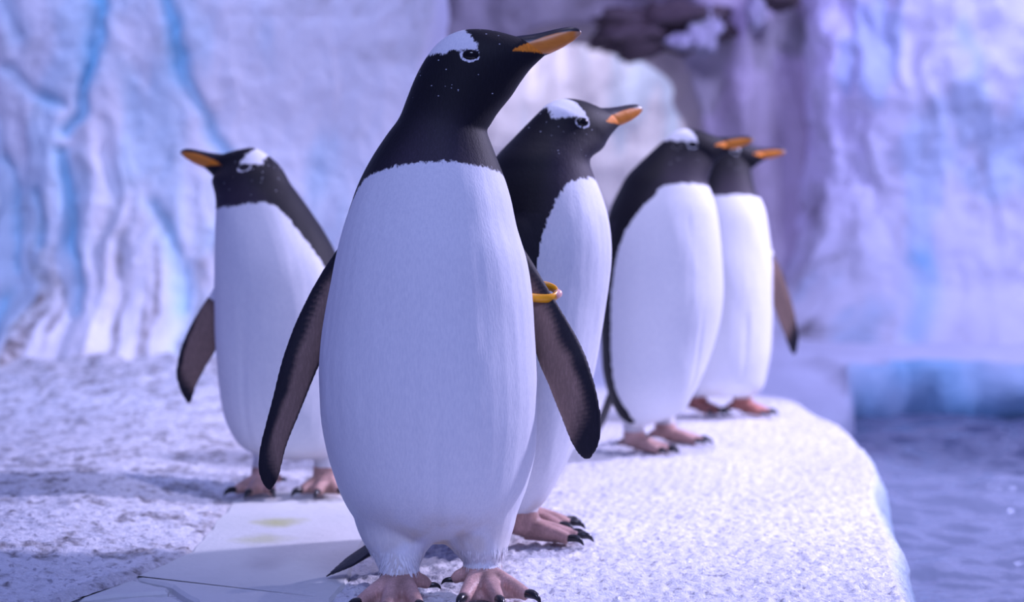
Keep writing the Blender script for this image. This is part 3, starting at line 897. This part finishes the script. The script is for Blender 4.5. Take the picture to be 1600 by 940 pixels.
    if fringe:
        rng = np.random.default_rng(5)
        cand = np.where((skinm < 0.5) & (sd > 0.002) & (zr < hem + 0.022))[0]
        pick = rng.choice(cand, min(fringe, len(cand)), replace=False); fb = MB()
        nm = np.empty(n * 3, dtype=np.float32); me.vertices.foreach_get('normal', nm); nm = nm.reshape(-1, 3).astype(float)
        for i in pick:
            p = P[i] - root; nv = nm[i]; dn = np.array((rng.uniform(-.25, .25), 0, -1.0)); dn -= nv * (dn @ nv); dn /= np.linalg.norm(dn)
            sv = np.cross(nv, dn); l = rng.uniform(.007, .013); w = 0.0011
            fb.add([p - dn * .003 + nv * .0003, p + sv * w + nv * .0005, p - sv * w + nv * .0005, p + dn * l + nv * .0022, p - nv * .0005], [(0, 2, 1), (1, 2, 3), (2, 4, 3), (4, 1, 3), (0, 1, 4), (0, 4, 2)])
        fo = mesh_obj('feather_fringe', fb.v, fb.f, M_fringe, E, smooth=False); fo['kind'] = 'stuff'; fo['label'] = 'short white feather tips above the feet'
    return E, root


def G(px, py):
    g = gp(px, py); return np.array((g[0], g[1], 0.0))


# ---- the front penguin
dA = 1.93
headA = Head((735, 86), dA - 0.042, 0, 0, 1)
bodyA = [(625, 842, 755, 842, .035, .05, dA), (578, 828, 790, 828, .062, .08, dA), (557, 808, 805, 808, .090, .10, dA), (543, 785, 814, 785, .108, .112, dA),
         (528, 750, 825, 750, .122, .122, dA), (513, 700, 836, 700, .131, .125, dA), (504, 650, 841, 650, .136, .126, dA), (502, 600, 842, 600, .137, .125, dA),
         (505, 550, 839, 550, .135, .122, dA), (511, 500, 835, 500, .130, .12, dA), (518, 450, 829, 450, .125, .115, dA), (525, 400, 820, 400, .118, .11, dA),
         (534, 355, 807, 355, .107, .105, dA), (547, 315, 797, 312, .095, .1, dA), (563, 278, 786, 274, .081, .092, dA), (583, 243, 773, 238, .067, .08, dA),
         (605, 210, 761, 205, .056, .066, dA)]
flA = [dict(rows=[(540, 372, 590, 400, dA + .05, dA + .05, .018), (522, 398, 560, 450, dA + .05, dA + .05, .016), (500, 430, 530, 490, dA + .045, dA + .05, .013),
                  (470, 488, 515, 530, dA + .035, dA + .045, .010), (445, 555, 492, 580, dA + .02, dA + .035, .009), (424, 630, 467, 645, dA + .005, dA + .02, .008),
                  (408, 690, 448, 695, dA, dA + .01, .007), (403, 728, 438, 738, dA - .005, dA + .005, .006), (409, 752, 430, 757, dA - .005, dA, .004), (417, 764, 424, 765, dA - .005, dA - .002, .002)],
            lead=0.42, tip=0.80, col=(0.21, 0.135, 0.10), v0=0.10),
       dict(rows=[(808, 372, 760, 410, dA + .05, dA + .05, .018), (826, 402, 795, 455, dA + .05, dA + .05, .016), (846, 435, 815, 500, dA + .045, dA + .05, .013),
                  (872, 478, 830, 535, dA + .035, dA + .045, .010), (896, 522, 846, 580, dA + .025, dA + .035, .009), (916, 568, 864, 622, dA + .01, dA + .025, .008),
                  (932, 617, 880, 660, dA, dA + .012, .007), (939, 662, 891, 688, dA, dA + .005, .006), (935, 696, 903, 710, dA - .003, dA, .004), (923, 716, 914, 719, dA - .003, dA - .002, .002)],
            lead=0.42, tip=0.78, col=(0.21, 0.135, 0.10), v0=0.10)]
ankL = np.array(((624 - 800) / F * 1.86, 1.855, 0.0)); ankR = np.array(((754 - 800) / F * 1.89, 1.89, 0.0))
legA = [dict(ankle=ankL, hip=ankL + (0, .03, .10), heading=-6, hind=100, spread=27,
             thigh=[(548, 770, 690, 770, .09, .09, dA), (556, 815, 690, 812, .07, .07, dA - .01), (567, 843, 684, 838, .055, .055, dA - .03), (583, 868, 664, 864, .036, .042, dA - .05), (598, 890, 651, 889, .024, .026, dA - .07)]),
        dict(ankle=ankR, hip=ankR + (0, .02, .10), heading=14, hind=-100, spread=30,
             thigh=[(672, 770, 814, 770, .09, .09, dA), (676, 812, 805, 815, .07, .07, dA - .005), (686, 838, 798, 840, .055, .055, dA - .015), (710, 860, 792, 860, .036, .042, dA - .03), (727, 878, 780, 879, .024, .026, dA - .035)])]
penguin('large sharply seen penguin with an orange band on one flipper and neck stretched tall', (-0.105, dA, 0), bodyA, headA, flA, legA, 4,
        dict(z=[0, .40, .46, .52, .58], a=[120, 110, 88, 80, 72], a2=[120, 110, 96, 92, 88], collar=0.566, drop=.02, tilt=0.004, stain=1.0, hem=0.037), (W(598, 845, dA + .07), W(510, 900, 1.98)),
        voxel=0.0026, head0=1, fringe=700)
EA = [o for o in COL.objects if o.name == 'penguin'][0]


def flipper_band():
    c = W(841, 455, dA + .046) - np.array(EA.location)
    mb = MB(); pts = []
    ax = np.array((0.0255, 0.004, -0.002)); n_ = 26; ay = np.array((0.0, 0.018, 0.0085))
    rings = []
    for t in np.linspace(0, 2 * math.pi, n_):
        q = c + ax * np.sign(math.cos(t)) * abs(math.cos(t)) ** 0.8 + ay * math.sin(t)
        out = (ax * math.cos(t) / 0.0255 + ay * math.sin(t) / 0.016); out = out / np.linalg.norm(out)
        up = np.array((0.0, -0.25, 1.0)); up /= np.linalg.norm(up)
        rings.append([q + out * a + up * b for a, b in ((0, -.0055), (.0022, -.0055), (.003, 0), (.0022, .0055), (0, .0055))])
    mb.rings(rings)
    o = mesh_obj('flipper_band', mb.v, mb.f, M_band, EA); o['label'] = 'orange plastic identification band'
    cb = MB(); e = c + ax * 1.04
    cb.tube([e - ay * 0.55 + (-.002, 0, 0), e - ay * 0.15 + (.001, 0, 0), e + ay * 0.2 + (.001, 0, 0)], [0.0036, 0.0062, 0.0040], 10, 3)
    k = mesh_obj('clasp', cb.v, cb.f, M_clasp, o); k['label'] = 'pale pink clasp of the band'


flipper_band()

# ---- the penguin just behind on the right, head turned away
dB = 2.24
headB = Head((911, 191), dB - 0.03, 33, -2, 1, 1.0)
bodyB = [(770, 802, 832, 800, .035, .04, dB), (742, 784, 853, 780, .07, .075, dB), (720, 745, 874, 742, .098, .10, dB), (705, 690, 897, 690, .115, .115, dB), (698, 610, 922, 610, .122, .12, dB),
         (700, 540, 941, 540, .122, .12, dB), (704, 470, 951, 470, .118, .115, dB), (712, 400, 954, 400, .112, .108, dB), (725, 350, 950, 348, .103, .1, dB), (743, 305, 940, 308, .09, .09, dB),
         (762, 268, 928, 275, .077, .078, dB), (782, 236, 922, 250, .066, .066, dB)]
flB = [dict(rows=[(805, 300, 838, 310, dB - .04, dB - .045, .014), (795, 340, 842, 350, dB - .085, dB - .09, .013), (775, 400, 835, 410, dB - .10, dB - .108, .011), (765, 480, 822, 490, dB - .115, dB - .118, .009),
                  (762, 560, 808, 565, dB - .12, dB - .12, .008), (765, 620, 792, 622, dB - .12, dB - .118, .006), (774, 650, 780, 651, dB - .12, dB - .118, .002)], v0=0.15, tip=0.0),
       dict(rows=[(830, 320, 870, 330, dB + .06, dB + .06, .014), (820, 390, 875, 400, dB + .105, dB + .10, .011), (812, 480, 865, 490, dB + .125, dB + .12, .009),
                  (810, 560, 852, 565, dB + .13, dB + .125, .008), (815, 620, 838, 622, dB + .13, dB + .125, .006), (822, 648, 828, 650, dB + .13, dB + .128, .002)], v0=0.15, tip=0.0)]
aB1 = G(818, 846); aB2 = G(812, 824)
legB = [dict(ankle=aB1, hip=aB1 + (-.01, 0, .12), heading=82, hind=170, spread=17, len=.085), dict(ankle=aB2, hip=aB2 + (-.01, 0, .12), heading=76, hind=190, spread=17, len=.085)]
penguin('penguin close behind the banded one with black side and head turned away', (-0.02 + 0.03, dB, 0), bodyB, headB, flB, legB, 66,
        dict(z=[0, .30, .42, .50, .55, .58], a=[100, 84, 68, 56, 44, 30], collar=0.563, drop=.07, patch=682, stain=0.35, hem=0.05), (W(745, 810, dB + .02), W(690, 850, dB + .05)), voxel=0.003)

# ---- the lone penguin on the left, looking the other way
dC = 2.70
headC = Head((384, 262), dC - 0.035, 9, -1, -1, 0.97)
bodyC = [(425, 714, 505, 714, .035, .045, dC), (396, 705, 528, 705, .07, .075, dC), (373, 690, 540, 690, .097, .10, dC), (354, 657, 552, 660, .113, .11, dC), (345, 615, 556, 615, .12, .117, dC),
         (340, 550, 556, 550, .12, .117, dC), (338, 490, 550, 490, .117, .113, dC), (337, 430, 538, 430, .112, .108, dC), (336, 390, 522, 390, .104, .1, dC), (336, 355, 502, 352, .092, .09, dC),
         (338, 326, 478, 318, .078, .08, dC), (337, 305, 455, 288, .064, .066, dC), (331, 283, 436, 257, .050, .052, dC)]
flC = [dict(rows=[(345, 425, 370, 450, dC + .03, dC + .03, .014), (334, 448, 352, 500, dC + .03, dC + .03, .012), (313, 480, 346, 525, dC + .025, dC + .03, .010), (292, 518, 338, 550, dC + .02, dC + .03, .009),
                  (278, 558, 322, 576, dC + .015, dC + .025, .008), (274, 590, 309, 602, dC + .01, dC + .02, .007), (281, 617, 303, 624, dC + .01, dC + .015, .005), (291, 632, 297, 634, dC + .01, dC + .01, .002)],
            lead=0.22, tip=0.80, col=(0.21, 0.135, 0.10), v0=0.12),
       dict(rows=[(520, 385, 490, 410, dC + .04, dC + .04, .014), (545, 440, 515, 460, dC + .05, dC + .05, .011), (565, 520, 532, 525, dC + .05, dC + .05, .009), (575, 590, 545, 590, dC + .05, dC + .05, .007), (570, 630, 558, 632, dC + .05, dC + .05, .003)],
            lead=0.22, tip=0.80, v0=0.12)]
aC1 = np.array(((412 - 800) / F * 2.68, 2.69, 0)); aC2 = np.array(((509 - 800) / F * 2.68, 2.69, 0))
legC = [dict(ankle=aC1, hip=aC1 + (.005, .0, .10), heading=-10, hind=150, len=.08, spread=30), dict(ankle=aC2, hip=aC2 + (0, 0, .10), heading=-4, hind=-150, len=.08, spread=30)]
penguin('lone penguin near the fluted wall, looking the opposite way to the others', ((440 - 800) / F * dC, dC, 0), bodyC, headC, flC, legC, -28,
        dict(z=[0, .30, .40, .46, .50, .54], a=[130, 120, 86, 76, 70, 64], collar=0.535, drop=-.002, tilt=.012, patch=698, stain=0.9, hem=0.05), None, voxel=0.0035, stain_z=0.075, head0=7)

# ---- the front one of the pair on the far end of the ledge
dD = 3.20
headD = Head((1082, 226), dD - 0.035, 4, -8, 1, 0.97)
bodyD = [(990, 668, 1040, 652, .03, .035, dD), (972, 656, 1066, 642, .058, .065, dD), (955, 628, 1083, 616, .086, .09, dD), (944, 585, 1101, 580, .105, .108, dD), (938, 530, 1117, 530, .115, .115, dD),
         (938, 470, 1126, 470, .118, .115, dD), (940, 410, 1128, 410, .115, .112, dD), (945, 365, 1125, 365, .107, .106, dD), (954, 325, 1119, 328, .096, .097, dD), (968, 295, 1112, 302, .082, .085, dD),
         (985, 268, 1106, 284, .067, .07, dD)]
flD = [dict(rows=[(955, 330, 985, 335, dD - .02, dD - .05, .014), (948, 365, 975, 372, dD - .03, dD - .05, .011), (942, 395, 964, 402, dD - .03, dD - .04, .008), (946, 420, 958, 423, dD - .03, dD - .035, .003)], v0=0.12, tip=0.0),
       dict(rows=[(1098, 335, 1068, 345, dD + .06, dD + .06, .014), (1100, 390, 1064, 400, dD + .095, dD + .10, .011), (1097, 450, 1062, 455, dD + .105, dD + .115, .009),
                  (1090, 510, 1064, 515, dD + .11, dD + .12, .007), (1080, 545, 1072, 547, dD + .115, dD + .12, .003)], v0=0.15, tip=0.0)]
aD1 = G(992, 706); aD2 = G(1040, 692)
legD = [dict(ankle=aD1, hip=aD1 + (-.008, 0, .10), heading=62, hind=170, len=.082, spread=20), dict(ankle=aD2, hip=aD2 + (-.005, 0, .11), heading=74, hind=190, len=.088, spread=18)]
penguin('hunched penguin with black back, foremost of the huddled pair at the far end', (0.36, dD, 0), bodyD, headD, flD, legD, 32,
        dict(z=[0, .10, .14, .36, .44, .50, .55, .58], a=[100, 86, 90, 88, 82, 74, 62, 50], a2=[95] * 8, collar=0.60, drop=.015, stain=0.8, hem=0.05), (W(958, 610, dD + .06), W(926, 694, dD + .08)), voxel=0.0035, stain_z=0.10)

# ---- the penguin half hidden behind it
dE = 3.92
headE = Head((1149, 237), dE - 0.035, 3, -13, 1, 0.97)
bodyE = [(1085, 618, 1175, 618, .035, .04, dE), (1070, 608, 1190, 607, .07, .075, dE), (1060, 588, 1197, 587, .095, .1, dE), (1052, 550, 1204, 550, .11, .11, dE), (1050, 490, 1208, 490, .115, .113, dE),
         (1052, 430, 1207, 430, .115, .112, dE), (1055, 380, 1203, 380, .108, .106, dE), (1060, 340, 1198, 340, .097, .097, dE), (1068, 312, 1190, 315, .083, .085, dE), (1082, 290, 1180, 297, .068, .07, dE)]
flE = [dict(rows=[(1196, 370, 1170, 385, dE + .02, dE + .02, .014), (1207, 392, 1190, 430, dE + .02, dE + .02, .012), (1222, 420, 1203, 465, dE + .02, dE + .025, .010), (1236, 458, 1211, 495, dE + .02, dE + .03, .009),
                  (1247, 500, 1222, 522, dE + .02, dE + .03, .007), (1250, 528, 1231, 543, dE + .02, dE + .025, .006), (1245, 553, 1238, 556, dE + .02, dE + .02, .002)], lead=0.22, tip=0.78, col=(0.21, 0.135, 0.10), v0=0.12),
       dict(rows=[(1058, 370, 1085, 385, dE + .01, dE + .01, .014), (1048, 410, 1070, 430, dE, dE + .01, .011), (1040, 460, 1062, 475, dE - .005, dE + .005, .009),
                  (1036, 510, 1056, 520, dE - .01, dE, .007), (1040, 545, 1048, 548, dE - .01, dE - .005, .003)], lead=0.22, tip=0.78, col=(0.21, 0.135, 0.10), v0=0.12)]
aE1 = G(1090, 646); aE2 = G(1160, 648)
legE = [dict(ankle=aE1, hip=aE1 + (0, 0, .09), heading=40, hind=170, len=.07, spread=22, k=1.1), dict(ankle=aE2, hip=aE2 + (0, 0, .09), heading=60, hind=190, len=.07, spread=22, k=1.1)]
penguin('penguin half hidden behind the hunched one, its beak just showing past', (0.585, dE, 0), bodyE, headE, flE, legE, 22,
        dict(z=[0, .30, .44, .50, .55], a=[120, 110, 95, 88, 80], collar=0.605, drop=.02, stain=1.0, hem=0.05), None, voxel=0.004, stain_z=0.10, skin=np.array((0.50, 0.20, 0.15)))
